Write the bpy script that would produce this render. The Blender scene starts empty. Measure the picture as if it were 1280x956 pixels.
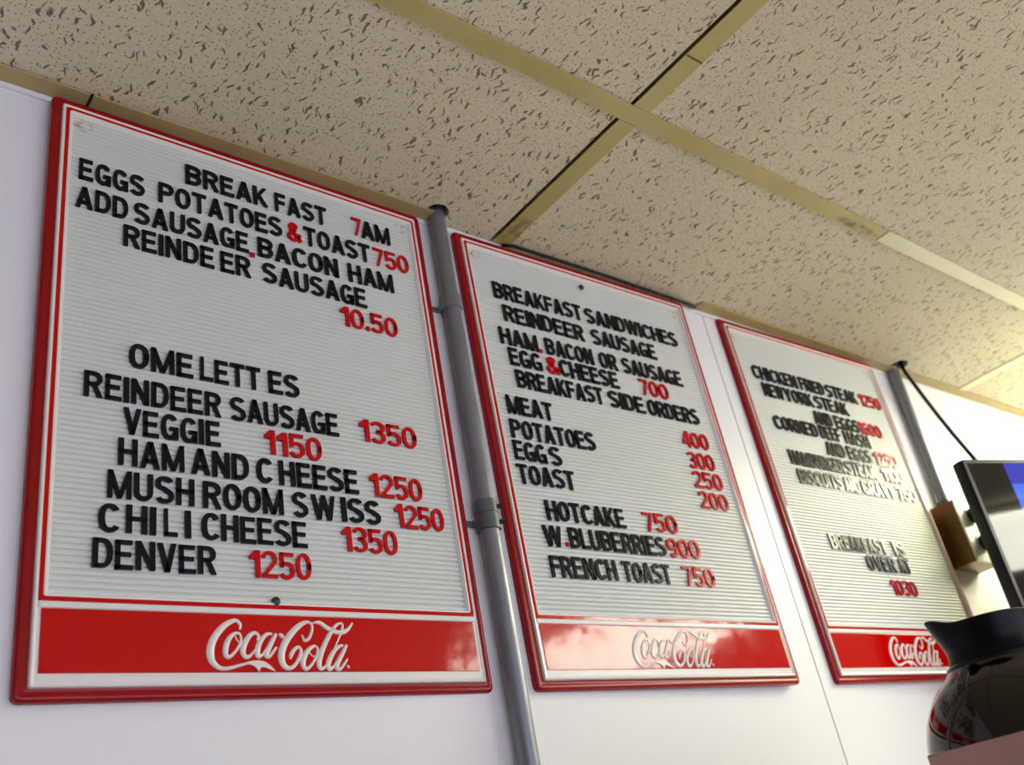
import bpy, bmesh, math, random
from mathutils import Matrix, Vector
random.seed(4)
scene = bpy.context.scene
COL = scene.collection

# ---------------------------------------------------------------- camera
cam_d = bpy.data.cameras.new('camera'); cam = bpy.data.objects.new('camera', cam_d); COL.objects.link(cam)
scene.camera = cam
RX, FW, UP = (0.7781128, -0.6028952, -0.1762325), (0.6035523, 0.6399339, 0.4756146), (-0.1739685, -0.4764473, 0.8618195)
cam.matrix_world = Matrix(((RX[0], UP[0], -FW[0], -0.178785), (RX[1], UP[1], -FW[1], -0.764820), (RX[2], UP[2], -FW[2], -0.194012), (0, 0, 0, 1)))
cam_d.sensor_width = 36.0; cam_d.sensor_fit = 'HORIZONTAL'
cam_d.lens = 1216.556 / 1280 * 36.0
cam_d.clip_start = 0.02
cam_d.dof.use_dof = True; cam_d.dof.focus_distance = 0.93; cam_d.dof.aperture_fstop = 7.0

# ---------------------------------------------------------------- world, exposure
w = bpy.data.worlds.new('world'); scene.world = w; w.use_nodes = True
bg = w.node_tree.nodes['Background']
bg.inputs['Color'].default_value = (0.715, 0.745, 1.0, 1); bg.inputs['Strength'].default_value = 2.6
vs = scene.view_settings
scene.display_settings.display_device = 'sRGB'
vs.view_transform = 'Standard'; vs.look = 'None'; vs.gamma = 1.0; vs.use_curve_mapping = False
vs.exposure = 0.47
LENS_A, LENS_B = 26.0, 16.0          # strength of the fluorescent diffusers (near the wall / further out)

# ---------------------------------------------------------------- helpers
def mat(name, col, rough=0.5, metal=0.0, spec=0.5, coat=0.0, build=None):
    m = bpy.data.materials.new(name); m.use_nodes = True
    nt = m.node_tree; b = nt.nodes['Principled BSDF']
    b.inputs['Base Color'].default_value = (*col, 1); b.inputs['Roughness'].default_value = rough
    b.inputs['Metallic'].default_value = metal; b.inputs['Specular IOR Level'].default_value = spec
    b.inputs['Coat Weight'].default_value = coat
    if build: build(nt, b)
    return m
def N(nt, t, **k):
    n = nt.nodes.new(t)
    for a, v in k.items(): setattr(n, a, v)
    return n
def ramp(nt, src, stops):
    r = N(nt, 'ShaderNodeValToRGB'); e = r.color_ramp.elements
    while len(e) < len(stops): e.new(0.5)
    for i, (p, c) in enumerate(stops):
        e[i].position = p; e[i].color = (c, c, c, 1) if not isinstance(c, tuple) else (*c, 1)
    nt.links.new(src, r.inputs[0]); return r.outputs[0]
def noise(nt, vec, scale, detail=2, rough=0.5):
    n = N(nt, 'ShaderNodeTexNoise'); n.inputs['Scale'].default_value = scale; n.inputs['Detail'].default_value = detail
    n.inputs['Roughness'].default_value = rough
    nt.links.new(vec, n.inputs['Vector']); return n
def mixc(nt, fac, a, b):
    m = N(nt, 'ShaderNodeMix', data_type='RGBA'); L = nt.links.new
    for s, v in ((m.inputs[0], fac), (m.inputs[6], a), (m.inputs[7], b)):
        if isinstance(v, tuple): s.default_value = (*v, 1)
        elif isinstance(v, (int, float)): s.default_value = v
        else: L(v, s)
    return m.outputs[2]
def math_(nt, op, a, b=None, clamp=False):
    m = N(nt, 'ShaderNodeMath', operation=op, use_clamp=clamp)
    for s, v in zip(m.inputs, (a, b)):
        if v is None: continue
        if isinstance(v, (int, float)): s.default_value = v
        else: nt.links.new(v, s)
    return m.outputs[0]
def bump(nt, b, h, strength, dist):
    n = N(nt, 'ShaderNodeBump'); n.inputs['Strength'].default_value = strength; n.inputs['Distance'].default_value = dist
    nt.links.new(h, n.inputs['Height']); nt.links.new(n.outputs[0], b.inputs['Normal'])
def objco(nt): return N(nt, 'ShaderNodeTexCoord').outputs['Object']
def geopos(nt): return N(nt, 'ShaderNodeNewGeometry').outputs['Position']

def link(name, me, m=None, parent=None, smooth=False):
    o = bpy.data.objects.new(name, me); COL.objects.link(o)
    if m is not None and me is not None and not me.materials: me.materials.append(m)
    if parent: o.parent = parent
    if smooth: me.polygons.foreach_set('use_smooth', [True] * len(me.polygons))
    return o
def build(name, bm, m, parent=None, smooth=False, ang=None):
    me = bpy.data.meshes.new(name); bmesh.ops.recalc_face_normals(bm, faces=bm.faces)
    if ang is not None:
        for f in bm.faces: f.smooth = True
        for e in bm.edges:
            if len(e.link_faces) == 2 and e.calc_face_angle(0) > ang: e.smooth = False
    bm.to_mesh(me); bm.free(); return link(name, me, m, parent, smooth)
def empty(name, mw, label, cat, group=None):
    o = bpy.data.objects.new(name, None); COL.objects.link(o)
    o.matrix_world = mw if isinstance(mw, Matrix) else Matrix.Translation(mw)
    o.empty_display_size = 0.05
    return tag(o, label, cat, group)
def tag(o, label, cat, group=None):
    o['label'] = label; o['category'] = cat
    if group: o['group'] = group
    return o
def struct(o): o['kind'] = 'structure'; return o
def box(bm, x0, x1, y0, y1, z0, z1, bev=0.0):
    r = bmesh.ops.create_cube(bm, size=1.0); vv = r['verts']
    for v in vv:
        v.co = Vector(((x0 + x1) / 2 + v.co.x * (x1 - x0), (y0 + y1) / 2 + v.co.y * (y1 - y0), (z0 + z1) / 2 + v.co.z * (z1 - z0)))
    if bev:
        es = list({e for v in vv for e in v.link_edges})
        bmesh.ops.bevel(bm, geom=es, offset=bev, segments=2, affect='EDGES', profile=0.6)
def tube(bm, pts, r, seg=12, caps=True):
    """round tube through a list of points; r a number or a list"""
    pts = [Vector(p) for p in pts]; rs = r if isinstance(r, (list, tuple)) else [r] * len(pts)
    rings = []; n = None
    for i, p in enumerate(pts):
        t = (pts[min(i + 1, len(pts) - 1)] - pts[max(i - 1, 0)]).normalized()
        if n is None:
            n = t.orthogonal().normalized()
        n = (n - t * n.dot(t)).normalized(); bnm = t.cross(n)
        rings.append([bm.verts.new(p + (n * math.cos(a) + bnm * math.sin(a)) * rs[i]) for a in [2 * math.pi * k / seg for k in range(seg)]])
    for a, b in zip(rings, rings[1:]):
        for k in range(seg): bm.faces.new((a[k], a[(k + 1) % seg], b[(k + 1) % seg], b[k]))
    if caps: bm.faces.new(rings[0]); bm.faces.new(rings[-1])
def lathe(bm, prof, seg=48, c=(0, 0), a0=0):
    """profile of (r, z) turned about the z axis"""
    rings = []
    for r, z in prof:
        if r < 1e-6: rings.append([bm.verts.new((c[0], c[1], z))])
        else: rings.append([bm.verts.new((c[0] + r * math.cos(a0 + 2 * math.pi * k / seg), c[1] + r * math.sin(a0 + 2 * math.pi * k / seg), z)) for k in range(seg)])
    for a, b in zip(rings, rings[1:]):
        for k in range(seg):
            k2 = (k + 1) % seg
            if len(a) == 1 and len(b) == 1: continue
            if len(a) == 1: bm.faces.new((a[0], b[k2], b[k]))
            elif len(b) == 1: bm.faces.new((a[k], a[k2], b[0]))
            else: bm.faces.new((a[k], a[k2], b[k2], b[k]))

# ---------------------------------------------------------------- materials
def b_wall(nt, b):
    c = objco(nt); n = noise(nt, c, 260, 2); bump(nt, b, n.outputs[0], 0.12, 0.0006)
    n2 = noise(nt, c, 3, 3)
    nt.links.new(mixc(nt, n2.outputs[0], (0.80, 0.80, 0.82), (0.86, 0.86, 0.86)), b.inputs['Base Color'])
WALL = mat('white_wall_panel', (0.84, 0.84, 0.84), 0.42, build=b_wall)
TRIMW = mat('white_trim', (0.82, 0.82, 0.84), 0.4)
def b_tile(nt, b):
    L = nt.links.new; c = geopos(nt)
    # worm-like fissures: two stretched and warped cell layers
    wn = noise(nt, c, 70, 2); wv = N(nt, 'ShaderNodeVectorMath', operation='SCALE'); wv.inputs['Scale'].default_value = 0.016
    sb = N(nt, 'ShaderNodeVectorMath', operation='SUBTRACT'); L(wn.outputs['Color'], sb.inputs[0]); sb.inputs[1].default_value = (0.5, 0.5, 0.5)
    L(sb.outputs[0], wv.inputs[0]); ad = N(nt, 'ShaderNodeVectorMath', operation='ADD'); L(c, ad.inputs[0]); L(wv.outputs[0], ad.inputs[1])
    fis = None
    for (rot, sx, sy, th, keep, off) in ((-0.12, 88, 22, 0.118, 0.30, 0.0), (0.35, 96, 24, 0.116, 0.44, 3.7), (-0.65, 104, 30, 0.118, 0.60, 7.1)):
        mp = N(nt, 'ShaderNodeMapping', vector_type='TEXTURE'); mp.inputs['Rotation'].default_value = (0, 0, rot)
        mp.inputs['Location'].default_value = (off, off * 0.7, 0); mp.inputs['Scale'].default_value = (1 / sx, 1 / sy, 1)
        L(ad.outputs[0], mp.inputs['Vector'])
        v = N(nt, 'ShaderNodeTexVoronoi', voronoi_dimensions='2D'); v.inputs['Scale'].default_value = 1.0; v.inputs['Randomness'].default_value = 0.95
        L(mp.outputs[0], v.inputs['Vector'])
        sp = N(nt, 'ShaderNodeSeparateColor'); L(v.outputs['Color'], sp.inputs[0])
        on = math_(nt, 'GREATER_THAN', sp.outputs[0], keep)
        sz = math_(nt, 'MULTIPLY_ADD', sp.outputs[1], 0.08); sz.node.inputs[2].default_value = th - 0.03
        hole = math_(nt, 'MULTIPLY', math_(nt, 'MULTIPLY', math_(nt, 'SUBTRACT', sz, v.outputs['Distance']), 18.0, True), on)
        fis = hole if fis is None else math_(nt, 'MAXIMUM', fis, hole)
    v = N(nt, 'ShaderNodeTexVoronoi', voronoi_dimensions='2D'); v.inputs['Scale'].default_value = 170.0; L(c, v.inputs['Vector'])
    sp = N(nt, 'ShaderNodeSeparateColor'); L(v.outputs['Color'], sp.inputs[0])
    pin = math_(nt, 'MULTIPLY', math_(nt, 'MULTIPLY', math_(nt, 'SUBTRACT', 0.17, v.outputs['Distance']), 14.0, True), math_(nt, 'GREATER_THAN', sp.outputs[0], 0.45))
    pin = math_(nt, 'MULTIPLY', pin, 0.85)
    allh = math_(nt, 'MAXIMUM', fis, pin)
    n2 = noise(nt, c, 2.6, 3); n3 = noise(nt, c, 220, 3)
    base = mixc(nt, ramp(nt, n2.outputs[0], [(0.35, 0.0), (0.7, 1.0)]), (0.82, 0.765, 0.565), (0.76, 0.70, 0.51))
    base = mixc(nt, math_(nt, 'MULTIPLY', ramp(nt, n3.outputs[0], [(0.35, 1.0), (0.6, 0.0)]), 0.25), base, (0.52, 0.44, 0.30))
    L(mixc(nt, math_(nt, 'MULTIPLY', allh, 0.88), base, (0.17, 0.125, 0.07)), b.inputs['Base Color'])
    h = math_(nt, 'SUBTRACT', math_(nt, 'MULTIPLY', n3.outputs[0], 0.25), allh); bump(nt, b, h, 0.55, 0.0012)
TILE = mat('mineral_fibre_tile', (0.8, 0.74, 0.62), 0.95, spec=0.15, build=b_tile)
def tee_build(ca, cb, grime):
    def f(nt, b):
        L = nt.links.new; c = geopos(nt)
        mp = N(nt, 'ShaderNodeMapping'); mp.inputs['Scale'].default_value = (1, 1, 1); L(c, mp.inputs['Vector'])
        n = noise(nt, mp.outputs[0], 9, 4, 0.6)
        col = mixc(nt, ramp(nt, n.outputs[0], [(0.35, 0.0), (0.68, 1.0)]), ca, cb)
        for (x0, y0, rx, ry, k, gc) in grime:
            sp = N(nt, 'ShaderNodeSeparateXYZ'); L(c, sp.inputs[0])
            dx = math_(nt, 'DIVIDE', math_(nt, 'SUBTRACT', sp.outputs[0], x0), rx); dy = math_(nt, 'DIVIDE', math_(nt, 'SUBTRACT', sp.outputs[1], y0), ry)
            r2 = math_(nt, 'ADD', math_(nt, 'MULTIPLY', dx, dx), math_(nt, 'MULTIPLY', dy, dy))
            n5 = noise(nt, c, 60, 4, 0.7)
            fac = math_(nt, 'MULTIPLY', math_(nt, 'SUBTRACT', 1.0, r2, True), ramp(nt, n5.outputs[0], [(0.38, 0.0), (0.55, 1.0)]))
            col = mixc(nt, math_(nt, 'MULTIPLY', fac, k), col, gc)
        L(col, b.inputs['Base Color'])
    return f
GR = [(1.045, -0.262, 0.06, 0.009, 0.85, (0.10, 0.085, 0.05)), (0.573, -0.035, 0.03, 0.03, 0.8, (0.20, 0.10, 0.02)), (1.62, -0.262, 0.05, 0.009, 0.3, (0.3, 0.25, 0.1))]
TEE_OLD = mat('yellowed_grid_metal', (0.6, 0.5, 0.25), 0.45, build=tee_build((0.60, 0.50, 0.21), (0.53, 0.43, 0.14), GR))
TEE_NEW = mat('cream_grid_metal', (0.8, 0.76, 0.5), 0.4, build=tee_build((0.84, 0.81, 0.55), (0.80, 0.76, 0.47), []))
ANG = mat('yellowed_wall_angle', (0.5, 0.4, 0.2), 0.5, build=tee_build((0.46, 0.35, 0.16), (0.55, 0.43, 0.18), [(0.95, -0.01, 0.04, 0.03, 0.6, (0.25, 0.16, 0.05))]))
RUST = mat('rusty_seam', (0.22, 0.12, 0.03), 0.8)
DARK = mat('plenum_dark', (0.02, 0.018, 0.015), 0.95)
FLOOR = mat('floor_tile', (0.42, 0.38, 0.34), 0.4)
def b_red(nt, b):
    n = noise(nt, objco(nt), 40, 2); nt.links.new(ramp(nt, n.outputs[0], [(0.3, 0.07), (0.7, 0.13)]), b.inputs['Roughness'])
    n2 = noise(nt, objco(nt), 22, 2); bump(nt, b, n2.outputs[0], 0.16, 0.004)
RED = mat('red_plastic', (0.54, 0.0, 0.0), 0.1, spec=0.33, build=b_red)
REDD = mat('red_rim_plastic_shaded', (0.30, 0.0, 0.004), 0.22, spec=0.35)  # darker than the panel red: shade on the rim sides put into the colour
WHT = mat('white_plastic', (0.80, 0.78, 0.73), 0.28)
def b_panel(nt, b):
    c = objco(nt); n = noise(nt, c, 6, 3)
    col = mixc(nt, n.outputs[0], (0.62, 0.66, 0.60), (0.70, 0.71, 0.66))
    sp = N(nt, 'ShaderNodeSeparateXYZ'); nt.links.new(c, sp.inputs[0])
    # little brown specks of old grease and yellow stains in the top corners
    n4 = noise(nt, c, 55, 3); speck = ramp(nt, n4.outputs[0], [(0.76, 0.0), (0.80, 1.0)])
    col = mixc(nt, math_(nt, 'MULTIPLY', speck, 0.35), col, (0.30, 0.24, 0.10))
    for x0 in (0.030, 0.404):
        dx = math_(nt, 'DIVIDE', math_(nt, 'SUBTRACT', sp.outputs[0], x0), 0.012); dy = math_(nt, 'DIVIDE', math_(nt, 'SUBTRACT', sp.outputs[2], 0.562), 0.009)
        r2 = math_(nt, 'ADD', math_(nt, 'MULTIPLY', dx, dx), math_(nt, 'MULTIPLY', dy, dy))
        n5 = noise(nt, c, 130, 2)
        fac = math_(nt, 'MULTIPLY', math_(nt, 'SUBTRACT', 1.0, r2, True), ramp(nt, n5.outputs[0], [(0.42, 0.0), (0.6, 1.0)]))
        col = mixc(nt, fac, col, (0.42, 0.27, 0.08))
    nt.links.new(col, b.inputs['Base Color'])
PANEL = mat('ridged_letter_panel', (0.72, 0.75, 0.70), 0.36, build=b_panel)
BLACKP = mat('black_letter_plastic', (0.003, 0.005, 0.006), 0.18, spec=0.26)
REDP = mat('red_letter_plastic', (0.56, 0.0, 0.004), 0.18, spec=0.3)
STEELP = mat('galvanised_pipe', (0.23, 0.245, 0.27), 0.36, metal=0.55, build=lambda nt, b: nt.links.new(ramp(nt, noise(nt, objco(nt), 30, 4).outputs[0], [(0.3, 0.28), (0.7, 0.5)]), b.inputs['Roughness']))
STEELD = mat('pipe_fitting', (0.13, 0.15, 0.16), 0.4, metal=0.6)
SCREW = mat('dark_screw', (0.03, 0.03, 0.03), 0.35, metal=0.5)
def b_box(nt, b):
    n = noise(nt, objco(nt), 18, 4); nt.links.new(mixc(nt, n.outputs[0], (0.10, 0.05, 0.012), (0.24, 0.14, 0.03)), b.inputs['Base Color'])
BOXM = mat('brown_box_metal', (0.2, 0.12, 0.04), 0.35, metal=0.3, build=b_box)
PLATE = mat('cover_plate_white', (0.80, 0.80, 0.74), 0.3)
BLK = mat('black_rubber', (0.003, 0.003, 0.0035), 0.3, spec=0.25)
TVB = mat('tv_black_plastic', (0.006, 0.006, 0.007), 0.3, spec=0.3)
def b_screen(nt, b):
    L = nt.links.new; sp = N(nt, 'ShaderNodeSeparateXYZ'); L(objco(nt), sp.inputs[0])
    inx = math_(nt, 'MULTIPLY', math_(nt, 'GREATER_THAN', sp.outputs[0], 0.083), math_(nt, 'LESS_THAN', sp.outputs[0], 0.655))
    top = math_(nt, 'GREATER_THAN', sp.outputs[2], -0.045)
    col = mixc(nt, top, (0.045, 0.13, 0.80), (0.03, 0.035, 0.36))
    lo = math_(nt, 'GREATER_THAN', sp.outputs[2], -0.40)
    b.inputs['Base Color'].default_value = (0.004, 0.004, 0.006, 1)
    L(col, b.inputs['Emission Color']); L(math_(nt, 'MULTIPLY', math_(nt, 'MULTIPLY', inx, lo), 1.0), b.inputs['Emission Strength'])
SCREEN = mat('tv_screen', (0.004, 0.004, 0.006), 0.04, spec=0.3, build=b_screen)
def b_glass(nt, b):
    b.inputs['Transmission Weight'].default_value = 1.0; b.inputs['IOR'].default_value = 1.47
GLASS = mat('decanter_glass', (0.20, 0.15, 0.12), 0.03, build=b_glass)
COFFEE = mat('coffee', (0.010, 0.0035, 0.002), 0.45, spec=0.15)
POTB = mat('black_pot_plastic', (0.002, 0.002, 0.0022), 0.35, spec=0.14)
STEEL = mat('brushed_steel_room_tint', (0.34, 0.20, 0.17), 0.16, metal=1.0, build=lambda nt, b: bump(nt, b, noise(nt, objco(nt), 12, 3).outputs[0], 0.35, 0.01))  # dark reddish base paints in the dining room reflected by plain steel
LAM = mat('counter_laminate', (0.35, 0.30, 0.25), 0.35)
def lens(name, k, col):
    m = mat(name, (0.9, 0.9, 0.88), 0.4); b = m.node_tree.nodes['Principled BSDF']
    b.inputs['Emission Color'].default_value = (*col, 1); b.inputs['Emission Strength'].default_value = k; return m
LA, LB = lens('diffuser_near', LENS_A, (0.98, 0.97, 0.66)), lens('diffuser_far', LENS_B, (0.98, 0.97, 0.80))
ALU = mat('fixture_white', (0.8, 0.8, 0.78), 0.4)

# ---------------------------------------------------------------- room shell
ZC, YW = 0.5984, 0.0035          # ceiling grid level, face of the menu wall
X0, X1, Y1, ZF = -1.87, 4.24, -3.93, -1.842
wall = struct(empty('wall_back', (0, YW, 0), 'w', 'w')); del wall['label'], wall['category']
bm = bmesh.new(); box(bm, X0, X1, 0.006, 0.10, ZF, 0.80); build('wall_core', bm, DARK, wall)
seam = 0.9885
for k in range(-3, 3):
    a, b_ = max(X0, seam + 1.2192 * k + 0.0011), min(X1, seam + 1.2192 * (k + 1) - 0.0011)
    if b_ - a < 0.1: continue
    bm = bmesh.new(); box(bm, a, b_, 0.0, 0.0055, ZF, 0.62, 0.0006); build('wall_panel', bm, WALL, wall)
bm = bmesh.new(); box(bm, X0, X1, -0.0022, 0, ZC - 0.0075, ZC + 0.0); o = struct(build('trim_1', bm, TRIMW)); o.location = (0, YW, 0)
bm = bmesh.new(); box(bm, X0, X1, Y1, 0.1, ZF - 0.05, ZF); struct(build('floor', bm, FLOOR))

SIDE = mat('beige_side_wall', (0.34, 0.29, 0.24), 0.7)
bm = bmesh.new(); box(bm, X0 - 0.08, X0, Y1, YW, ZF, 0.80); struct(build('wall_left', bm, SIDE))
bm = bmesh.new(); box(bm, X1, X1 + 0.08, Y1, YW, ZF, 0.80); struct(build('wall_right', bm, SIDE))
bm = bmesh.new(); box(bm, X0, X1, Y1 - 0.08, Y1, ZF, -1.05); box(bm, X0, X1, Y1 - 0.08, Y1, 0.25, 0.80); struct(build('wall_front', bm, SIDE))

# suspended ceiling: tiles, tees, wall angle are pieces of it
ceil = struct(empty('ceiling', (0, 0, 0), 'c', 'c')); del ceil['label'], ceil['category']
XS = [0.5727 + 1.2192 * k for k in range(-2, 4)]
YS = [YW, -0.2665] + [-0.2665 - 0.6096 * k for k in range(1, 7)]
HT = 0.012
holes = [(0.4575, -0.0165, 0.0165), (1.538, -0.024, 0.021)]
LIGHTS = set()
def tile(x0, x1, y0, y1, hs):
    bm = bmesh.new()
    if not hs:
        box(bm, x0, x1, y1, y0, ZC + 0.0018, ZC + 0.0018 + 0.015); return build('ceiling_tile', bm, TILE, ceil)
    z = ZC + 0.0018; es = []
    vv = [bm.verts.new(p) for p in ((x0, y1, z), (x1, y1, z), (x1, y0, z), (x0, y0, z))]
    es += [bm.edges.new((vv[i], vv[(i + 1) % 4])) for i in range(4)]
    for hx, hy, hr in hs:
        c = [bm.verts.new((hx + hr * (1 + 0.08 * math.sin(3 * t + 1)) * math.cos(t), hy + hr * 0.92 * math.sin(t), z)) for t in [2 * math.pi * k / 20 for k in range(20)]]
        es += [bm.edges.new((c[i], c[(i + 1) % 20])) for i in range(20)]
    r = bmesh.ops.triangle_fill(bm, edges=es, use_beauty=True)
    fs = [f for f in r['geom'] if isinstance(f, bmesh.types.BMFace)]
    ex = bmesh.ops.extrude_face_region(bm, geom=fs)
    for v in ex['geom']:
        if isinstance(v, bmesh.types.BMVert): v.co.z += 0.015
    return build('ceiling_tile', bm, TILE, ceil)
for i in range(len(XS) - 1):
    for j in range(len(YS) - 1):
        if (i, j) in LIGHTS: continue
        x0, x1 = XS[i] - 0.0 + 0.004, XS[i + 1] - 0.004
        if i == 1: x1 = XS[2] - 0.0175          # this row sits a little short of the cross tee: a dark gap
        if i == 2: x0 = XS[2] + 0.002
        y0, y1 = YS[j] - (0.004 if j else 0.004), YS[j + 1] + 0.004
        hs = [h for h in holes if x0 < h[0] < x1 and y1 < h[1] < y0]
        if j == 0: y0 = YW - 0.0004
        tile(x0, x1, y0, y1, hs)
def tee(x0, x1, y0, y1, m, stem='x'):
    bm = bmesh.new(); box(bm, x0, x1, y0, y1, ZC - 0.0006, ZC + 0.0008, 0.0003)
    if stem == 'x': box(bm, x0, x1, (y0 + y1) / 2 - 0.001, (y0 + y1) / 2 + 0.001, ZC + 0.0008, ZC + 0.03)
    else: box(bm, (x0 + x1) / 2 - 0.001, (x0 + x1) / 2 + 0.001, y0, y1, ZC + 0.0008, ZC + 0.03)
    return build('grid_tee', bm, m, ceil)
for j in range(1, len(YS)):
    y = YS[j]
    if j == 1:
        tee(XS[0], 1.1050, y - 0.012, y + 0.012, TEE_OLD); tee(1.1068, XS[-1], y - 0.012, y + 0.012, TEE_NEW)
        bm = bmesh.new(); box(bm, 1.1046, 1.1072, y - 0.012, y + 0.012, ZC - 0.0009, ZC + 0.0004); build('tee_seam', bm, RUST, ceil)
    else: tee(XS[0], XS[-1], y - 0.012, y + 0.012, TEE_OLD)
for i in range(len(XS)):
    for j in range(len(YS) - 1):
        m = TEE_OLD if i <= 2 else TEE_NEW
        o = tee(XS[i] - 0.0135, XS[i] + 0.0135, YS[j + 1] + 0.0125, YS[j] - (0.0125 if j else 0.001), m, 'y')
bm = bmesh.new(); box(bm, XS[2] - 0.0125, XS[2] + 0.0125, -0.3655, -0.3630, ZC - 0.0009, ZC + 0.0004); o = build('tee_seam', bm, RUST, ceil)
for (a, b_) in ((X0, 0.0325), (0.0355, 0.452), (0.9665, 1.7925), (1.7940, X1)):
    bm = bmesh.new(); box(bm, a, b_, YW - 0.0225, YW - 0.0002, ZC - 0.0010, ZC + 0.0006, 0.0003); box(bm, a, b_, YW - 0.0016, YW - 0.0001, ZC, ZC + 0.022)
    build('wall_angle', bm, ANG, ceil)
bm = bmesh.new(); box(bm, 0.0330, 0.0352, YW - 0.0235, YW - 0.0002, ZC - 0.0014, ZC + 0.0004); build('angle_joint', bm, SCREW, ceil)
bm = bmesh.new(); box(bm, X0, X1, Y1, 0.1, 0.80, 0.82); build('ceiling_deck', bm, DARK, ceil)

def ceiling_light(x0, x1, y0, y1, m, label):
    """surface-mounted fluorescent fixture: white pan and a lens below it"""
    t = empty('ceiling_light', ((x0 + x1) / 2, (y0 + y1) / 2, ZC - 0.0008), label, 'ceiling light')
    hx, hy = (x1 - x0) / 2, (y1 - y0) / 2
    bm = bmesh.new(); box(bm, -hx, hx, -hy, hy, -0.022, 0, 0.003); build('frame', bm, ALU, t)
    bm = bmesh.new(); box(bm, -hx + 0.006, hx - 0.006, -hy + 0.006, hy - 0.006, -0.060, -0.022, 0.010); build('diffuser', bm, m, t)
ceiling_light(1.86, 2.47, -0.84, -0.30, LA, 'square fluorescent ceiling light nearest the menu wall at the far right')
ceiling_light(1.97, 2.60, -2.04, -1.42, LB, 'second square fluorescent ceiling light further out over the dining room at right')

# ---------------------------------------------------------------- letters
def glyph_polys(ch):
    """bold narrow grotesque capital as convex polygons, cap height 1; returns polygons"""
    P = []; w, t = 0.175, 0.150; W = 0.62
    if ch in 'MW': W = {'M': 0.80, 'W': 0.98}[ch]; w = 0.165
    if ch in '0123456789': w, t = 0.155, 0.130
    def rect(x0, x1, y0, y1): P.append([(x0, y0), (x1, y0), (x1, y1), (x0, y1)])
    def para(x0, y0, x1, y1, ww=None):
        h = (ww or w) / 2; P.append([(x0 - h, y0), (x0 + h, y0), (x1 + h, y1), (x1 - h, y1)])
    def arc(cx, cy, rx, ry, a0, a1, n=10):
        o = []
        for k in range(n + 1):
            a = math.radians(a0 + (a1 - a0) * k / n); c, s = math.cos(a), math.sin(a); e = 0.86
            o.append((cx + rx * math.copysign(abs(c) ** e, c), cy + ry * math.copysign(abs(s) ** e, s)))
        return o
    def rib(pts):
        pts = [p for i, p in enumerate(pts) if i == 0 or math.hypot(p[0] - pts[i - 1][0], p[1] - pts[i - 1][1]) > 1e-4]
        L_, R_ = [], []
        for i, p in enumerate(pts):
            a, b = pts[max(i - 1, 0)], pts[min(i + 1, len(pts) - 1)]
            if a == b: continue
            tx, ty = b[0] - a[0], b[1] - a[1]; l = math.hypot(tx, ty); nx, ny = -ty / l, tx / l
            L_.append((p[0] + nx * w / 2, p[1] + ny * t / 2)); R_.append((p[0] - nx * w / 2, p[1] - ny * t / 2))
        for i in range(len(L_) - 1): P.append([L_[i], L_[i + 1], R_[i + 1], R_[i]])
    l, r, lo, hi, cx = w / 2, W - w / 2, t / 2, 1 - t / 2, W / 2
    rx = (W - w) / 2
    if ch in 'BDEFHKLMNPRI': rect(0, w, 0, 1)
    if ch in 'HMN': rect(W - w, W, 0, 1)
    if ch in 'EF': rect(0, W * 0.95, 1 - t, 1); rect(0, W * 0.88, 0.44, 0.44 + t)
    if ch in 'EL': rect(0, W, 0, t)
    if ch == 'H': rect(0, W, 0.44, 0.44 + t)
    if ch == 'T': rect(0, W, 1 - t, 1); rect(cx - w / 2, cx + w / 2, 0, 1)
    if ch == 'A': para(l, 0, cx, 1); para(r, 0, cx, 1); rect(W * 0.22, W * 0.78, 0.20, 0.34)
    if ch == 'V': para(l, 1, cx, 0); para(r, 1, cx, 0)
    if ch == 'N': para(l, 1, r, 0)
    if ch == 'M': para(l, 1, cx, 0); para(r, 1, cx, 0)
    if ch == 'W': para(l, 1, W * .28, 0); para(cx, 1, W * .28, 0); para(cx, 1, W * .72, 0); para(r, 1, W * .72, 0)
    if ch == 'Y': para(l, 1, cx, .40); para(r, 1, cx, .40); rect(cx - w / 2, cx + w / 2, 0, .44)
    if ch == 'K': para(l + .02, .34, r - .02, 1); para(cx - .06, .52, r, 0)
    if ch in 'O0':
        q = arc(cx, .5, rx, .5 - lo, 0, 360, 28); rib(q); rib([q[-2], q[0], q[1]])
    if ch in 'CG': rib(arc(cx, .5, rx, .5 - lo, 38, 322 if ch == 'C' else 330, 22))
    if ch == 'G': rect(W - w, W, 0.02, .50); rect(cx, W, .50 - t * .9, .50)
    if ch == 'D': rib([(l, hi), (cx - .02, hi)] + arc(cx - .02, .5, rx + .02, .5 - lo, 88, -88, 14) + [(cx - .02, lo), (l, lo)])
    if ch in 'BPR':
        c = .735 if ch == 'B' else .715
        rib([(l, hi), (cx, hi)] + arc(cx, (hi + .50) / 2, rx, (hi - .50) / 2, 88, -88, 10) + [(cx, .50), (l, .50)])
    if ch == 'B': rib([(l, .515), (cx, .515)] + arc(cx, (lo + .515) / 2, rx, (.515 - lo) / 2, 88, -88, 10) + [(cx, lo), (l, lo)])
    if ch == 'R': para(cx + .02, .50, r + .01, 0)
    if ch == 'U': rib([(l, 1), (l, .34)] + arc(cx, .34, rx, .34 - lo, 180, 360, 14) + [(r, .34), (r, 1)])
    if ch == 'S': rib(arc(cx, .735, rx, .265 - lo, 22, 262, 14) + arc(cx, .275, rx, .275 - lo, 82, -158, 14)[1:])
    if ch == '1': rect(.19, .19 + w, 0, 1); P.append([(0, .66), (.19, .66), (.19, .80), (0, .80)]); P.append([(0, .80), (.19, .80), (.25, 1), (.17, 1)])
    if ch == '2': rib(arc(cx, .70, rx, .30 - lo, 170, -30, 14) + [(l + .02, t * .9)]); rect(0, W, 0, t)
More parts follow.
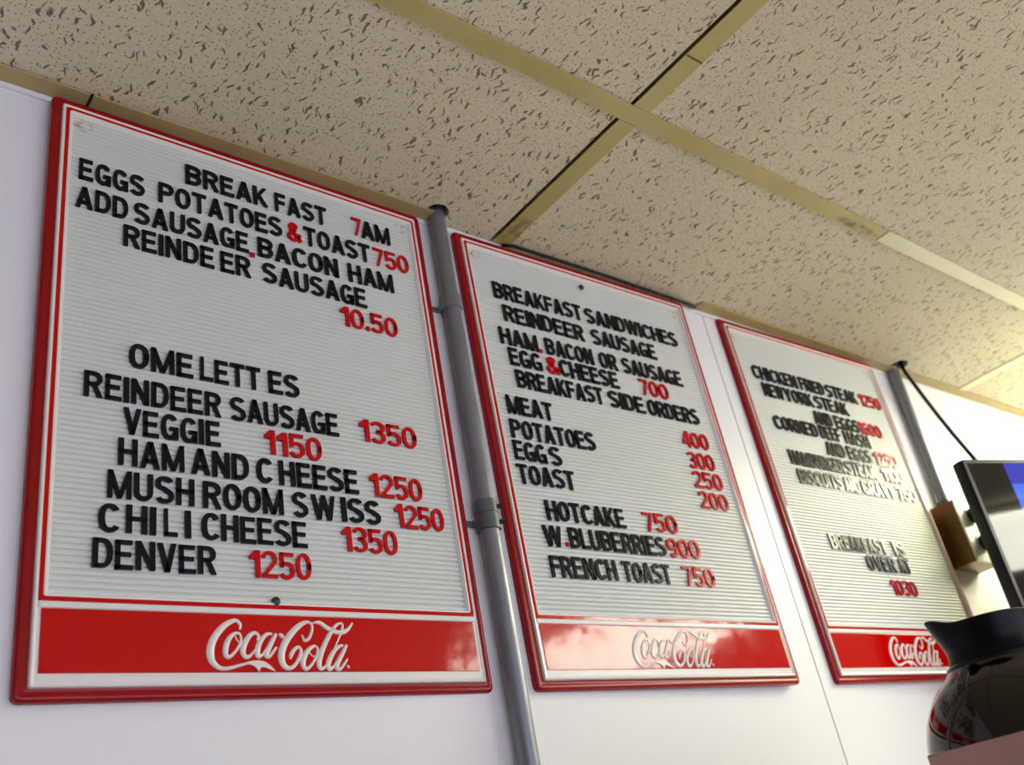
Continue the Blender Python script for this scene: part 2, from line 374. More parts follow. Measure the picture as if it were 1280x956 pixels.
    if ch == '3': rib(arc(cx, .735, rx, .265 - lo, 160, -80, 12) + [(cx - .06, .535)]); rib([(cx - .06, .525)] + arc(cx, .285, rx, .285 - lo, 80, -160, 12))
    if ch == '4': rect(W * .62, W * .62 + w, 0, 1); rect(0, W, .20, .20 + t); para(l, .26, W * .66, 1)
    if ch == '5': rect(W * .10, W * .95, 1 - t, 1); rect(W * .10, W * .10 + w * .9, .44, 1); rib([(W * .16, .52)] + arc(cx, .33, rx, .33 - lo, 125, -155, 14))
    if ch == '7': rect(0, W, 1 - t, 1); para(r - .01, 1 - t, W * .38, 0)
    if ch == '6': q = arc(cx, .32, rx, .32 - lo, 0, 360, 20); rib(q); rib([q[-2], q[0], q[1]]); rib(arc(cx, .5, rx, .5 - lo, 45, 190, 12) + [(l, .32)])
    if ch == '9': q = arc(cx, .68, rx, .32 - lo, 0, 360, 20); rib(q); rib([q[-2], q[0], q[1]]); rib(arc(cx, .5, rx, .5 - lo, 225, 370, 12) + [(r, .68)])
    if ch == '&':
        rib(arc(cx - .05, .80, .13, .20 - lo, -60, 240, 16)); rib([(cx - .17, .66), (W - .02, .04)]); rib([(cx + .05, .64), (l + .06, .42)] + arc(cx - .05, .27, rx - .02, .27 - lo, 150, 330, 12) + [(W - .06, .42)])
    if ch == '.': rect(0, .2, 0, .2)
    return P
_gl = {}
def glyph(ch, m):
    """extruded plastic letter normalised to a unit box, centred on x, sitting on z = 0, facing -y"""
    key = (ch, m.name)
    if key in _gl: return _gl[key]
    P = glyph_polys(ch); xs = [p[0] for q in P for p in q]; ys = [p[1] for q in P for p in q]
    x0, x1, y0, y1 = min(xs), max(xs), min(ys), max(ys); bm = bmesh.new()
    for q in P:
        f = [bm.verts.new(((x - x0) / (x1 - x0) - 0.5, -1.0, (y - y0) / (y1 - y0))) for x, y in q]
        g = [bm.verts.new((v.co.x, 0, v.co.z)) for v in f]
        bm.faces.new(f)
        for k in range(len(q)): bm.faces.new((f[k], g[k], g[(k + 1) % len(q)], f[(k + 1) % len(q)]))
    bmesh.ops.recalc_face_normals(bm, faces=bm.faces)
    me = bpy.data.meshes.new('letter'); bm.to_mesh(me); bm.free(); me.materials.append(m); _gl[key] = me; return me
WID = {'I': 0.30, 'L': 0.82, 'E': 0.90, 'F': 0.84, 'M': 1.22, 'W': 1.42, '1': 0.66, '.': 0.30, 'T': 0.96, 'A': 1.06, 'O': 1.02, 'G': 1.02, 'Y': 1.0, '7': 0.9, '4': 1.0}
GAP = 0.12
CAP = 0.0250
def word(board, text, u0, u1, v, red, dep, cap=CAP):
    ws = [WID.get(c, 1.0) for c in text]; tot = sum(ws) + GAP * (len(ws) - 1); k = (u1 - u0) / tot; x = u0
    for c, ww in zip(text, ws):
        m = REDP if red else BLACKP
        nm = 'ampersand' if c == '&' else ('full_stop' if c == '.' else ('digit' if c.isdigit() else 'letter'))
        o = link(nm, glyph(c, m), None, board)
        jr = random.uniform(-0.0004, 0.0004)
        o.location = (x + ww * k / 2, -dep + 0.0003, v + jr)
        h = cap * (0.2 if c == '.' else 1.0)
        o.scale = (ww * k * (1.0 if c != '.' else 0.9), 0.0026, h)
        o.rotation_euler = (0, random.uniform(-0.012, 0.012), 0)
        if red: o['label'] = 'red plastic ' + nm.replace('_', ' ')
        x += (ww + GAP) * k

# ---------------------------------------------------------------- menu boards
BW, BH = 0.43554, 0.59053
def rloop(bm, ins, dep, r0, u0=0, v0=0, u1=BW, v1=BH):
    a, b_, c, d = u0 + ins, v0 + ins, u1 - ins, v1 - ins; r = max(r0 - ins, 0.0005); out = []
    for cx_, cy_, s in ((c - r, d - r, 0), (a + r, d - r, 1), (a + r, b_ + r, 2), (c - r, b_ + r, 3)):
        for q in range(4):
            t = (s + q / 3) * math.pi / 2; out.append(bm.verts.new((cx_ + r * math.cos(t), -dep, cy_ + r * math.sin(t))))
    return out
def ring(bm, prof, r0=0.005, closed=False, cap=False, **k):
    ls = [rloop(bm, i, d, r0, **k) for i, d in prof]
    pairs = list(zip(ls, ls[1:])) + ([(ls[-1], ls[0])] if closed else [])
    for a, b_ in pairs:
        n = len(a)
        for q in range(n): bm.faces.new((a[q], a[(q + 1) % n], b_[(q + 1) % n], b_[q]))
    if cap: bm.faces.new(ls[-1])
TEXT = [[[0.5283, [["BREAK", 0.1333, 0.2262, 0], ["FAST", 0.2352, 0.2995, 0], ["7", 0.3332, 0.3462, 1], ["AM", 0.3454, 0.3851, 0]]], [0.4923, [["EGGS", 0.0279, 0.091, 0], ["POTATOES", 0.1047, 0.2414, 0], ["&", 0.2472, 0.2656, 1], ["TOAST", 0.268, 0.3536, 0], ["750", 0.3581, 0.4073, 1]]], [0.458, [["ADD", 0.026, 0.0749, 0], ["SAUSAGE", 0.0807, 0.2004, 0], ["BACON", 0.2107, 0.3082, 0], ["HAM", 0.321, 0.3809, 0]]], [0.4258, [["REINDE", 0.0709, 0.1616, 0], ["ER", 0.1684, 0.2013, 0], ["SAUSAGE", 0.2147, 0.3409, 0]]], [0.3951, [["10.50", 0.3047, 0.3779, 1]]], [0.2926, [["OME", 0.0778, 0.1372, 0], ["LETT", 0.1439, 0.2052, 0], ["ES", 0.2138, 0.2467, 0]]], [0.2557, [["REINDEER", 0.0402, 0.1633, 0], ["SAUSAGE", 0.173, 0.2879, 0], ["1350", 0.313, 0.3828, 1]]], [0.2253, [["VEGGIE", 0.0739, 0.1618, 0], ["1150", 0.206, 0.266, 1]]], [0.1951, [["HAM", 0.0701, 0.1274, 0], ["AND", 0.1335, 0.1881, 0], ["C", 0.1958, 0.2115, 0], ["HEESE", 0.2188, 0.3042, 0], ["1250", 0.318, 0.3807, 1]]], [0.164, [["MUSH", 0.0619, 0.1358, 0], ["ROOM", 0.1437, 0.2209, 0], ["S", 0.2306, 0.2462, 0], ["W", 0.2504, 0.2759, 0], ["ISS", 0.2826, 0.3262, 0], ["1250", 0.3439, 0.4033, 1]]], [0.1339, [["C", 0.0554, 0.0722, 0], ["HI", 0.0773, 0.1023, 0], ["L", 0.1093, 0.1206, 0], ["I", 0.1272, 0.1324, 0], ["CHEESE", 0.1416, 0.2427, 0], ["1350", 0.2802, 0.3419, 1]]], [0.1028, [["DENVER", 0.0513, 0.154, 0], ["1250", 0.1847, 0.2444, 1]]]], [[0.498, [["BREAKFAST", 0.0486, 0.2013, 0], ["SANDWICHES", 0.2084, 0.3933, 0]]], [0.4634, [["REINDEER", 0.058, 0.1956, 0], ["SAUSAGE", 0.2108, 0.3358, 0]]], [0.4265, [["HAM", 0.0441, 0.1054, 0], ["BACON", 0.119, 0.2021, 0], ["OR", 0.2139, 0.2468, 0], ["SAUSAGE", 0.2573, 0.3765, 0]]], [0.3974, [["EGG", 0.053, 0.1049, 0], ["&", 0.1126, 0.1362, 1], ["CHEESE", 0.1347, 0.2401, 0], ["700", 0.2817, 0.3376, 1]]], [0.3657, [["BREAKFAST", 0.0572, 0.2026, 0], ["SIDE", 0.2128, 0.279, 0], ["ORDERS", 0.2863, 0.3889, 0]]], [0.3257, [["MEAT", 0.0336, 0.1046, 0], ["400", 0.3394, 0.3934, 1]]], [0.2928, [["POTATOES", 0.0317, 0.1664, 0], ["300", 0.3395, 0.3928, 1]]], [0.2637, [["EGG", 0.0305, 0.0788, 0], ["S", 0.0848, 0.1025, 0], ["250", 0.3388, 0.3975, 1]]], [0.2333, [["TOAST", 0.0288, 0.1161, 0], ["200", 0.3393, 0.3968, 1]]], [0.1909, [["HOTCAKE", 0.0608, 0.1858, 0], ["750", 0.2189, 0.2786, 1]]], [0.1588, [["W", 0.0493, 0.0762, 0], ["BLUBERRIES", 0.0875, 0.2458, 0], ["900", 0.2492, 0.3094, 1]]], [0.1224, [["FRENCH", 0.0503, 0.1512, 0], ["TOAST", 0.1614, 0.2422, 0], ["750", 0.2655, 0.3225, 1]]]], [[0.4861, [["CHICKEN", 0.0472, 0.1614, 0], ["FRIED", 0.1699, 0.2363, 0], ["STEAK", 0.243, 0.3342, 0], ["1250", 0.3433, 0.4079, 1]]], [0.4551, [["NEW", 0.0596, 0.1113, 0], ["YORK", 0.1142, 0.1902, 0], ["STEAK", 0.1956, 0.2897, 0]]], [0.4229, [["AND", 0.1759, 0.2255, 0], ["EGGS", 0.2349, 0.303, 0], ["1600", 0.3033, 0.3713, 1]]], [0.3952, [["CORNED", 0.0587, 0.1706, 0], ["BEEF", 0.1775, 0.2341, 0], ["HASH", 0.2458, 0.3186, 0]]], [0.365, [["AND", 0.1775, 0.2294, 0], ["EGGS", 0.2383, 0.3044, 0], ["1250", 0.3163, 0.383, 1]]], [0.3348, [["HAMBURGER", 0.0679, 0.2093, 0], ["STEAK", 0.2136, 0.2997, 0], ["1100", 0.321, 0.3811, 1]]], [0.3023, [["BISCUITS", 0.0735, 0.1858, 0], ["AND", 0.1928, 0.2326, 0], ["GRAVY", 0.2418, 0.3355, 0], ["750", 0.3444, 0.4008, 1]]], [0.1975, [["BREAKFAST", 0.0962, 0.2435, 0], ["IS", 0.2657, 0.294, 0]]], [0.1681, [["OVER", 0.1746, 0.2517, 0], ["AT", 0.2611, 0.2935, 0]]], [0.1306, [["1030", 0.2178, 0.2876, 1]]]]]
LOGO, LEAF = [[[[0.17205, 0.05544, 0.00171], [0.17259, 0.05956, 0.00293], [0.16967, 0.06301, 0.00317], [0.16538, 0.06254, 0.00415], [0.1586, 0.05863, 0.00537], [0.15181, 0.05155, 0.0061], [0.14723, 0.0435, 0.00659], [0.14585, 0.0356, 0.00683], [0.14729, 0.0289, 0.00586], [0.15158, 0.02467, 0.00439], [0.15679, 0.02299, 0.00342], [0.16391, 0.02387, 0.00293], [0.17115, 0.02577, 0.00268], [0.17786, 0.02724, 0.00244]], [[0.17168, 0.05251, 0.0022], [0.16679, 0.05184, 0.00317], [0.16203, 0.04713, 0.00464], [0.15916, 0.04023, 0.00513], [0.15896, 0.03456, 0.00464], [0.16149, 0.03231, 0.00342], [0.16616, 0.03574, 0.00268], [0.17061, 0.0415, 0.00268], [0.17294, 0.04788, 0.00244], [0.17168, 0.05251, 0.00195]], [[0.16769, 0.05012, 0.00122], [0.17017, 0.04553, 0.00122], [0.17406, 0.04558, 0.00098]], [[0.18741, 0.04636, 0.00244], [0.18863, 0.05049, 0.00293], [0.18527, 0.05313, 0.00317], [0.18042, 0.05034, 0.00439], [0.17593, 0.04364, 0.00513], [0.17405, 0.03694, 0.00513], [0.17628, 0.0326, 0.00415], [0.18061, 0.03377, 0.00268], [0.18516, 0.03876, 0.00195]], [[0.20098, 0.05249, 0.0022], [0.19586, 0.0518, 0.00342], [0.19053, 0.0464, 0.00464], [0.1873, 0.03936, 0.00513], [0.18736, 0.03357, 0.00464], [0.19087, 0.03417, 0.00244], [0.19582, 0.04002, 0.00195], [0.20024, 0.04655, 0.00195]], [[0.20482, 0.05257, 0.00317], [0.20126, 0.04656, 0.00415], [0.19676, 0.03886, 0.00488], [0.19486, 0.03419, 0.00488], [0.19768, 0.03304, 0.00293], [0.20337, 0.03951, 0.00244], [0.20501, 0.04129, 0.00098]], [[0.20778, 0.05262, 0.00244], [0.20987, 0.0511, 0.00366], [0.21192, 0.04887, 0.0022]], [[0.2296, 0.05243, 0.00122], [0.23145, 0.04725, 0.00293], [0.23602, 0.04926, 0.00317], [0.23942, 0.05629, 0.00293], [0.23934, 0.06184, 0.00268], [0.23489, 0.06358, 0.00317], [0.22755, 0.06032, 0.00488], [0.21908, 0.05284, 0.00586], [0.21192, 0.04315, 0.00635], [0.20877, 0.03427, 0.00659], [0.20993, 0.02667, 0.00561], [0.2148, 0.02317, 0.00391], [0.22037, 0.0255, 0.00342], [0.2254, 0.03199, 0.00366], [0.22756, 0.03795, 0.00342], [0.2252, 0.04151, 0.00293], [0.2211, 0.03908, 0.00366], [0.21777, 0.03432, 0.00391], [0.21713, 0.03078, 0.00171]], [[0.24023, 0.06285, 0.00122], [0.24738, 0.06354, 0.00366], [0.25454, 0.05911, 0.00439], [0.26187, 0.0559, 0.00439], [0.26948, 0.05505, 0.00415], [0.27619, 0.05834, 0.00342], [0.28107, 0.06392, 0.00171]], [[0.24152, 0.0429, 0.0022], [0.23593, 0.04006, 0.00391], [0.23079, 0.03379, 0.00488], [0.22852, 0.02667, 0.00488], [0.23121, 0.02254, 0.00366], [0.23635, 0.02572, 0.00268], [0.24177, 0.03325, 0.00268], [0.24369, 0.03989, 0.00244], [0.24125, 0.0429, 0.00171]], [[0.23545, 0.03741, 0.00098], [0.23808, 0.03383, 0.00122], [0.24271, 0.03325, 0.00098]], [[0.27035, 0.06364, 0.00195], [0.26454, 0.06185, 0.00293], [0.25673, 0.05294, 0.00439], [0.2487, 0.03994, 0.00513], [0.24436, 0.02906, 0.00513], [0.24491, 0.02309, 0.00439], [0.24929, 0.02404, 0.00244], [0.25546, 0.0321, 0.00195], [0.26371, 0.04624, 0.00195], [0.26974, 0.05757, 0.00244], [0.27102, 0.06328, 0.00171]], [[0.2693, 0.04359, 0.0022], [0.26322, 0.0413, 0.00366], [0.25706, 0.03453, 0.00464], [0.25291, 0.02667, 0.00513], [0.25387, 0.02247, 0.00439], [0.25818, 0.02486, 0.00244], [0.26398, 0.03213, 0.00195], [0.26937, 0.04013, 0.00195]], [[0.27295, 0.04364, 0.00293], [0.26829, 0.03643, 0.00415], [0.26259, 0.02788, 0.00488], [0.26121, 0.02365, 0.00464], [0.2648, 0.02244, 0.00293], [0.27102, 0.0291, 0.0022], [0.27309, 0.03155, 0.00098]], [[0.27206, 0.02569, 0.00195], [0.27361, 0.02326, 0.0022]]], [[0.17608, 0.02804], [0.18161, 0.0293], [0.18777, 0.02954], [0.19329, 0.0284], [0.19808, 0.02494], [0.20243, 0.02033], [0.19668, 0.02242], [0.19181, 0.02415], [0.18893, 0.02347], [0.18728, 0.02017], [0.18523, 0.02325], [0.18204, 0.02553], [0.17782, 0.02645]]]

def ribbon(bm, pts, dep):
    """raised rounded stroke of varying width through (u, v, width)"""
    P = []
    n = len(pts)
    for i in range(n - 1):                      # Catmull-Rom smoothing
        p0, p1, p2, p3 = pts[max(i - 1, 0)], pts[i], pts[i + 1], pts[min(i + 2, n - 1)]
        for s in (0, .25, .5, .75):
            P.append([0.5 * (2 * p1[k] + (p2[k] - p0[k]) * s + (2 * p0[k] - 5 * p1[k] + 4 * p2[k] - p3[k]) * s * s + (3 * p1[k] - p0[k] - 3 * p2[k] + p3[k]) * s ** 3) for k in range(3)])
    P.append(list(pts[-1])); prof = ((-1, 0), (-0.8, 0.55), (-0.35, 0.95), (0.35, 0.95), (0.8, 0.55), (1, 0))
    rows = []
    for i, (x, y, wd) in enumerate(P):
        a, b_ = P[max(i - 1, 0)], P[min(i + 1, len(P) - 1)]; tx, ty = b_[0] - a[0], b_[1] - a[1]; l = math.hypot(tx, ty) or 1
        nx, ny = -ty / l, tx / l; hw = max(wd, 0.0006) / 2
        rows.append([bm.verts.new((x + nx * hw * s, -(dep + 0.0015 * min(1, hw / 0.0015) * h), y + ny * hw * s)) for s, h in prof])
    for a, b_ in zip(rows, rows[1:]):
        for q in range(5): bm.faces.new((a[q], a[q + 1], b_[q + 1], b_[q]))
    bm.faces.new(rows[0]); bm.faces.new(rows[-1])

def board_meshes():
    M = {}
    def keep(n, bm, m, ang=0.6):
        o = build(n, bm, m, None, ang=ang); M[n] = o.data; bpy.data.objects.remove(o)
    bm = bmesh.new()       # red moulded rim: side, rounded bead, slope up to the white rim
    ring(bm, [(0.0, -0.0035), (0.0, 0.0015), (0.0006, 0.0030), (0.0018, 0.0039), (0.0034, 0.0042), (0.0052, 0.0040), (0.0066, 0.0036), (0.0080, 0.0036), (0.0098, 0.0040), (0.0120, 0.0040), (0.0120, -0.0035)], r0=0.006, closed=True)
    keep('red_rim', bm, REDD)
    bm = bmesh.new()       # white rim bead and the white plate behind the logo strip
    ring(bm, [(0.0096, 0.0035), (0.0097, 0.0055), (0.0102, 0.0066), (0.0111, 0.0071), (0.0120, 0.0069), (0.0131, 0.0062), (0.0131, 0.0030)], r0=0.012, closed=True)
    box(bm, 0.0130, BW - 0.0130, -0.0060, -0.0030, 0.0130, 0.0745)
    ring(bm, [(-0.0001, 0.0060), (0.0006, 0.0071), (0.0020, 0.0074), (0.0032, 0.0071), (0.0038, 0.0060)], r0=0.001, u0=0.0131, u1=BW - 0.0131, v0=0.0690, v1=0.0745)
    keep('white_rim', bm, WHT)
    bm = bmesh.new(); ring(bm, [(0.0, 0.0035), (0.0, 0.0066), (0.0036, 0.0066), (0.0036, 0.0035)], r0=0.003, closed=True, u0=0.0130, u1=BW - 0.0130, v0=0.0745, v1=BH - 0.0130)
    keep('red_stripe', bm, RED)
    bm = bmesh.new()       # inner white lip sloping down to the letter panel
    ring(bm, [(0.0034, 0.0060), (0.0035, 0.0070), (0.0046, 0.0072), (0.0058, 0.0064), (0.0072, 0.0036), (0.0078, 0.0030), (0.0078, 0.0005), (0.0034, 0.0005)], r0=0.006, closed=True, u0=0.0130, u1=BW - 0.0130, v0=0.0745, v1=BH - 0.0130)
    keep('inner_lip', bm, WHT)
    bm = bmesh.new(); p = 0.0052; ua, ub, va, vb = 0.0200, BW - 0.0200, 0.0815, BH - 0.0200
    z = va; row = []
    while z < vb - p:      # one flute: flat ridge, narrow groove the letter tabs push into
        row += [(z, 0.0031), (z + 0.0006, 0.0035), (z + 0.0032, 0.0035), (z + 0.0038, 0.0031), (z + 0.0042, 0.0016), (z + 0.0048, 0.0016)]; z += p
    vl = [(bm.verts.new((ua, -d, q)), bm.verts.new((ub, -d, q))) for q, d in row]
    for a, b_ in zip(vl, vl[1:]): bm.faces.new((a[0], a[1], b_[1], b_[0]))
    box(bm, ua, ub, -0.0012, 0.0030, va - 0.001, vb)
    keep('letter_panel', bm, PANEL, 3.0)
    bm = bmesh.new(); box(bm, 0.0157, BW - 0.0160, -0.0067, -0.0052, 0.0200, 0.0687, 0.0003); keep('logo_panel', bm, RED, 0.02)
    bm = bmesh.new()
    for s in LOGO: ribbon(bm, s, 0.0066)
    vs_ = [bm.verts.new((x, -0.0079, y)) for x, y in LEAF]; f = bm.faces.new(vs_)
    ex = bmesh.ops.extrude_face_region(bm, geom=[f])
    for v in ex['geom']:
        if isinstance(v, bmesh.types.BMVert): v.co.y = -0.0066
    keep('script_lettering', bm, WHT, 1.0)
    bm = bmesh.new()
    tube(bm, [(0, 0, 0), (0, -0.0012, 0), (0, -0.0022, 0)], [0.0042, 0.0040, 0.0020], 14); box(bm, -0.0026, 0.0026, -0.0026, -0.0021, -0.0004, 0.0004); keep('screw', bm, SCREW)
    return M
BM_ = board_meshes()
BOARDS = [
 ((0.0, -0.00067, 0.0), (0.99996, 0.00903, 0.00181), (-0.00171, -0.01051, 0.99994), (0.00905, -0.9999, -0.01049),
  'largest and leftmost red-rimmed menu letter board, headed BREAKFAST, listing omelettes', [(0.2071, 0.0815)]),
 ((0.48882, -0.0001, 0.00047), (0.9999, -0.0144, -0.0012), (0.00121, 0.00079, 1.0), (-0.0144, -0.9999, 0.00081),
  'middle red-rimmed menu letter board, breakfast sandwiches and side orders, between the two pipes', [(0.2140, 0.5580)]),
 ((1.01722, 0.00077, 0.00112), (0.99976, -0.02187, -0.00145), (0.00148, 0.00124, 1.0), (-0.02187, -0.99976, 0.00127),
  'rightmost red-rimmed menu letter board, steaks and corned beef hash, partly behind coffee pot', [])]
DOTS = [[(0.2042, 0.4545)], [(0.1085, 0.4265)], []]
for i, (O, U, V, Nn, label, scr) in enumerate(BOARDS):
    mw = Matrix(((U[0], -Nn[0], V[0], O[0]), (U[1], -Nn[1], V[1], O[1]), (U[2], -Nn[2], V[2], O[2]), (0, 0, 0, 1)))
    t = empty('menu_board', mw, label, 'menu board', 'menu letter boards on the wall')
    for n in ('red_rim', 'white_rim', 'red_stripe', 'inner_lip', 'letter_panel', 'logo_panel', 'script_lettering'):
        link(n, BM_[n], None, t)
    for (u, v) in scr: link('screw', BM_['screw'], None, t).location = (u, -0.0058, v)
    for v, ws in TEXT[i]:
        for tx, a, b_, red in ws: word(t, tx, a, b_, v, red, 0.0036)
    for (u, v) in DOTS[i]: word(t, '.', u - 0.003, u + 0.003, v, 1, 0.0036)
    if i == 1: word(t, '.', 0.0805, 0.0845, 0.1600, 1, 0.0036)

# ---------------------------------------------------------------- conduits
def conduit(x_top, x_bot, z_top, z_bot, fits, label, y=-0.0090, r=0.0108):
    t = empty('conduit_pipe', (x_bot, y, z_bot), label, 'pipe')
    f = lambda z: (x_bot + (x_top - x_bot) * (z - z_bot) / (z_top - z_bot)) - x_bot
    bm = bmesh.new(); tube(bm, [(f(z), 0, z - z_bot) for z in (z_bot, z_bot + (z_top - z_bot) * .5, z_top)], r, 24); build('pipe', bm, STEELP, t, ang=0.6)
    for z, strap in fits:
        bm = bmesh.new()
        if strap:      # set-screw coupling
            tube(bm, [(f(z), 0, z - z_bot + d) for d in (-0.017, -0.0165, -0.002, -0.0018, 0.0018, 0.002, 0.0165, 0.017)], [r + .0008, r + .0022, r + .0022, r + .0014, r + .0014, r + .0022, r + .0022, r + .0008], 24)
            c = build('coupling', bm, STEELD, t, ang=0.6)
            for dz in (-0.009, 0.009):
                bm = bmesh.new(); tube(bm, [(f(z) + 0.008, -0.008, z - z_bot + dz), (f(z) + 0.0135, -0.0125, z - z_bot + dz)], 0.0027, 10); build('set_screw', bm, SCREW, c)
        else:
            tube(bm, [(f(z), 0, z - z_bot + d) for d in (-0.010, -0.0095, 0.0095, 0.010)], [r + .0005, r + .0017, r + .0017, r + .0005], 24)
            build('coupling', bm, STEELP, t, ang=0.6)
    for z in [q - 0.006 for q, s in fits]:          # two-hole strap lying on the wall
        bm = bmesh.new()
        pr = [(-0.021, 0.0118), (-0.012, 0.0118)] + [((r + .0012) * math.cos(math.radians(a)), -(r + .0012) * math.sin(math.radians(a))) for a in range(180, -1, -20)] + [(0.012, 0.0118), (0.021, 0.0118)]
        for dz0, dz1 in ((-0.004, 0.004),):
            lo = [bm.verts.new((f(z) + px_, py_, z - z_bot + dz0)) for px_, py_ in pr]; hi = [bm.verts.new((f(z) + px_, py_, z - z_bot + dz1)) for px_, py_ in pr]
            for k in range(len(pr) - 1): bm.faces.new((lo[k], lo[k + 1], hi[k + 1], hi[k]))
        s = build('strap', bm, STEELP, t)
        md = s.modifiers.new('th', 'SOLIDIFY'); md.thickness = 0.0009; md.offset = 0
    return t
conduit(0.4620, 0.4515, 0.640, -0.62, [(0.4640, 0), (0.1850, 1)], 'thick grey metal conduit running down the wall between the left and middle boards')
conduit(1.5430, 1.5250, 0.640, 0.3140, [], 'thinner looking grey conduit at right dropping from ceiling into brown outlet box', y=-0.0085, r=0.0105)

# ---------------------------------------------------------------- outlet box, plugs, cable
t = empty('outlet_box', (1.4760, YW, 0.190), 'brown metal outlet box with pale cover plate right of the last menu board', 'outlet box')
bm = bmesh.new(); box(bm, 0, 0.098, -0.0470, -0.0001, 0, 0.1120, 0.002); build('box_body', bm, BOXM, t)
bm = bmesh.new(); box(bm, -0.001, 0.099, -0.0500, -0.0465, -0.001, 0.1130, 0.001); cp = build('cover_plate', bm, PLATE, t); cp['label'] = 'pale cover plate'
bm = bmesh.new()
for z in (0.032, 0.082): tube(bm, [(0.036, -0.0495, z), (0.036, -0.0520, z)], 0.0165, 20)
build('receptacle', bm, PLATE, t, ang=.6)
bm = bmesh.new(); tube(bm, [(0.049, -0.0115, 0.112), (0.049, -0.0115, 0.119), (0.049, -0.0115, 0.1195), (0.049, -0.0115, 0.129)], [0.0155, 0.0155, 0.013, 0.013], 20); build('box_connector', bm, STEELD, t, ang=.6)
def plug(z, cord_end, label):
    t = empty('power_plug', (1.5120, YW - 0.0520, z), label, 'plug')
    bm = bmesh.new(); tube(bm, [(0, 0, 0), (0, -0.003, 0), (0, -0.016, 0), (0, -0.0165, 0), (0, -0.0205, 0), (0, -0.021, 0), (0, -0.031, 0)], [0.012, 0.0138, 0.0128, 0.0105, 0.0105, 0.0125, 0.008], 18); build('plug_body', bm, BLK, t, ang=.5)
    e = Vector(cord_end) - Vector((1.5120, YW - 0.0520, z))
    bm = bmesh.new(); P0, P1, P2, P3 = Vector((0, -0.029, 0)), Vector((0.002, -0.036, -0.004)), e + Vector((-0.03, 0.0, 0.0)), e
    tube(bm, [P0 * (1 - s) ** 3 + P1 * 3 * s * (1 - s) ** 2 + P2 * 3 * s * s * (1 - s) + P3 * s ** 3 for s in [k / 12 for k in range(13)]], 0.0035, 10); build('cord', bm, BLK, t, smooth=True)
plug(0.272, (1.60, -0.100, 0.26), 'upper black plug in the brown outlet box beside the television')
plug(0.222, (1.60, -0.100, 0.20), 'lower black plug in the brown outlet box beside the television')
bm = bmesh.new()
A, B_ = Vector((1.556, -0.022, 0.640)), Vector((1.3960, -0.1420, 0.3200))
P = [A, Vector((1.553, -0.024, 0.600)), Vector((1.546, -0.0285, 0.582))]
Q0 = P[-1]
for k in range(1, 11):
    s = k / 10; q = Q0.lerp(B_, s); q.z -= 0.010 * math.sin(math.pi * s); P.append(q)
tube(bm, P, 0.0036, 10); tag(build('power_cable', bm, BLK, smooth=True), 'black cable from the ceiling hole slanting down to the top of the television', 'cable')
bm = bmesh.new()
P = [(0.572, -0.0040, 0.5935), (0.590, -0.0065, 0.5955), (0.68, -0.0080, 0.5958), (0.78, -0.0078, 0.5965), (0.88, -0.0076, 0.5960), (0.945, -0.0066, 0.5962), (0.966, -0.003, 0.5968)]
tube(bm, P, 0.0024, 10); tag(build('ceiling_cable', bm, BLK, smooth=True), 'black cable lying along the top edge of the middle menu board', 'cable')

# ---------------------------------------------------------------- television on a wall arm
tu = Vector((2.747, -1.026, 0)).normalized(); tn = Vector((tu.y, -tu.x, 0)); roll = 0.030
up = (Vector((0, 0, 1)) + tu * roll).normalized(); tx = (-tn).cross(up)
T0 = Vector((1.3449, -0.140, 0.3160))
mw = Matrix(((tx.x, -tn.x, up.x, T0.x), (tx.y, -tn.y, up.y, T0.y), (tx.z, -tn.z, up.z, T0.z), (0, 0, 0, 1)))
t = empty('television', mw, 'black flat television with a blue screen at the right edge, wall mounted', 'television')
TW, TH = 0.735, 0.435
bm = bmesh.new(); box(bm, 0, TW, 0.0006, 0.022, -TH, 0, 0.004); build('housing', bm, TVB, t, ang=.5)
bm = bmesh.new(); box(bm, 0.15, TW - 0.15, 0.021, 0.055, -TH + 0.06, -0.10, 0.01); build('back_cover', bm, TVB, t)
bm = bmesh.new()
for (a, b_, c, d) in ((0.002, TW - 0.002, -0.008, -0.0015), (0.002, TW - 0.002, -TH + 0.002, -TH + 0.014), (0.002, 0.008, -TH + 0.014, -0.008), (TW - 0.008, TW - 0.002, -TH + 0.014, -0.008)):
    box(bm, a, b_, -0.0018, 0.0008, c, d)
build('bezel', bm, TVB, t)
bm = bmesh.new(); box(bm, 0.0075, TW - 0.0075, -0.0009, 0.0006, -TH + 0.0135, -0.0075); s_ = build('screen', bm, SCREEN, t); s_['label'] = 'glossy dark screen showing blue'
bm = bmesh.new(); box(bm, TW / 2 - 0.10, TW / 2 + 0.10, 0.055, 0.059, -0.32, -0.12); m_ = build('mount_plate', bm, BLK, t)
bmw = bmesh.new(); im = mw.inverted(); a = im @ Vector((1.74, YW, 0.10)); b_ = Vector((TW / 2, 0.059, -0.22))
tube(bmw, [a, a.lerp(b_, 0.5) + Vector((0, 0, 0)), b_], 0.012, 12); build('mount_arm', bmw, BLK, t)

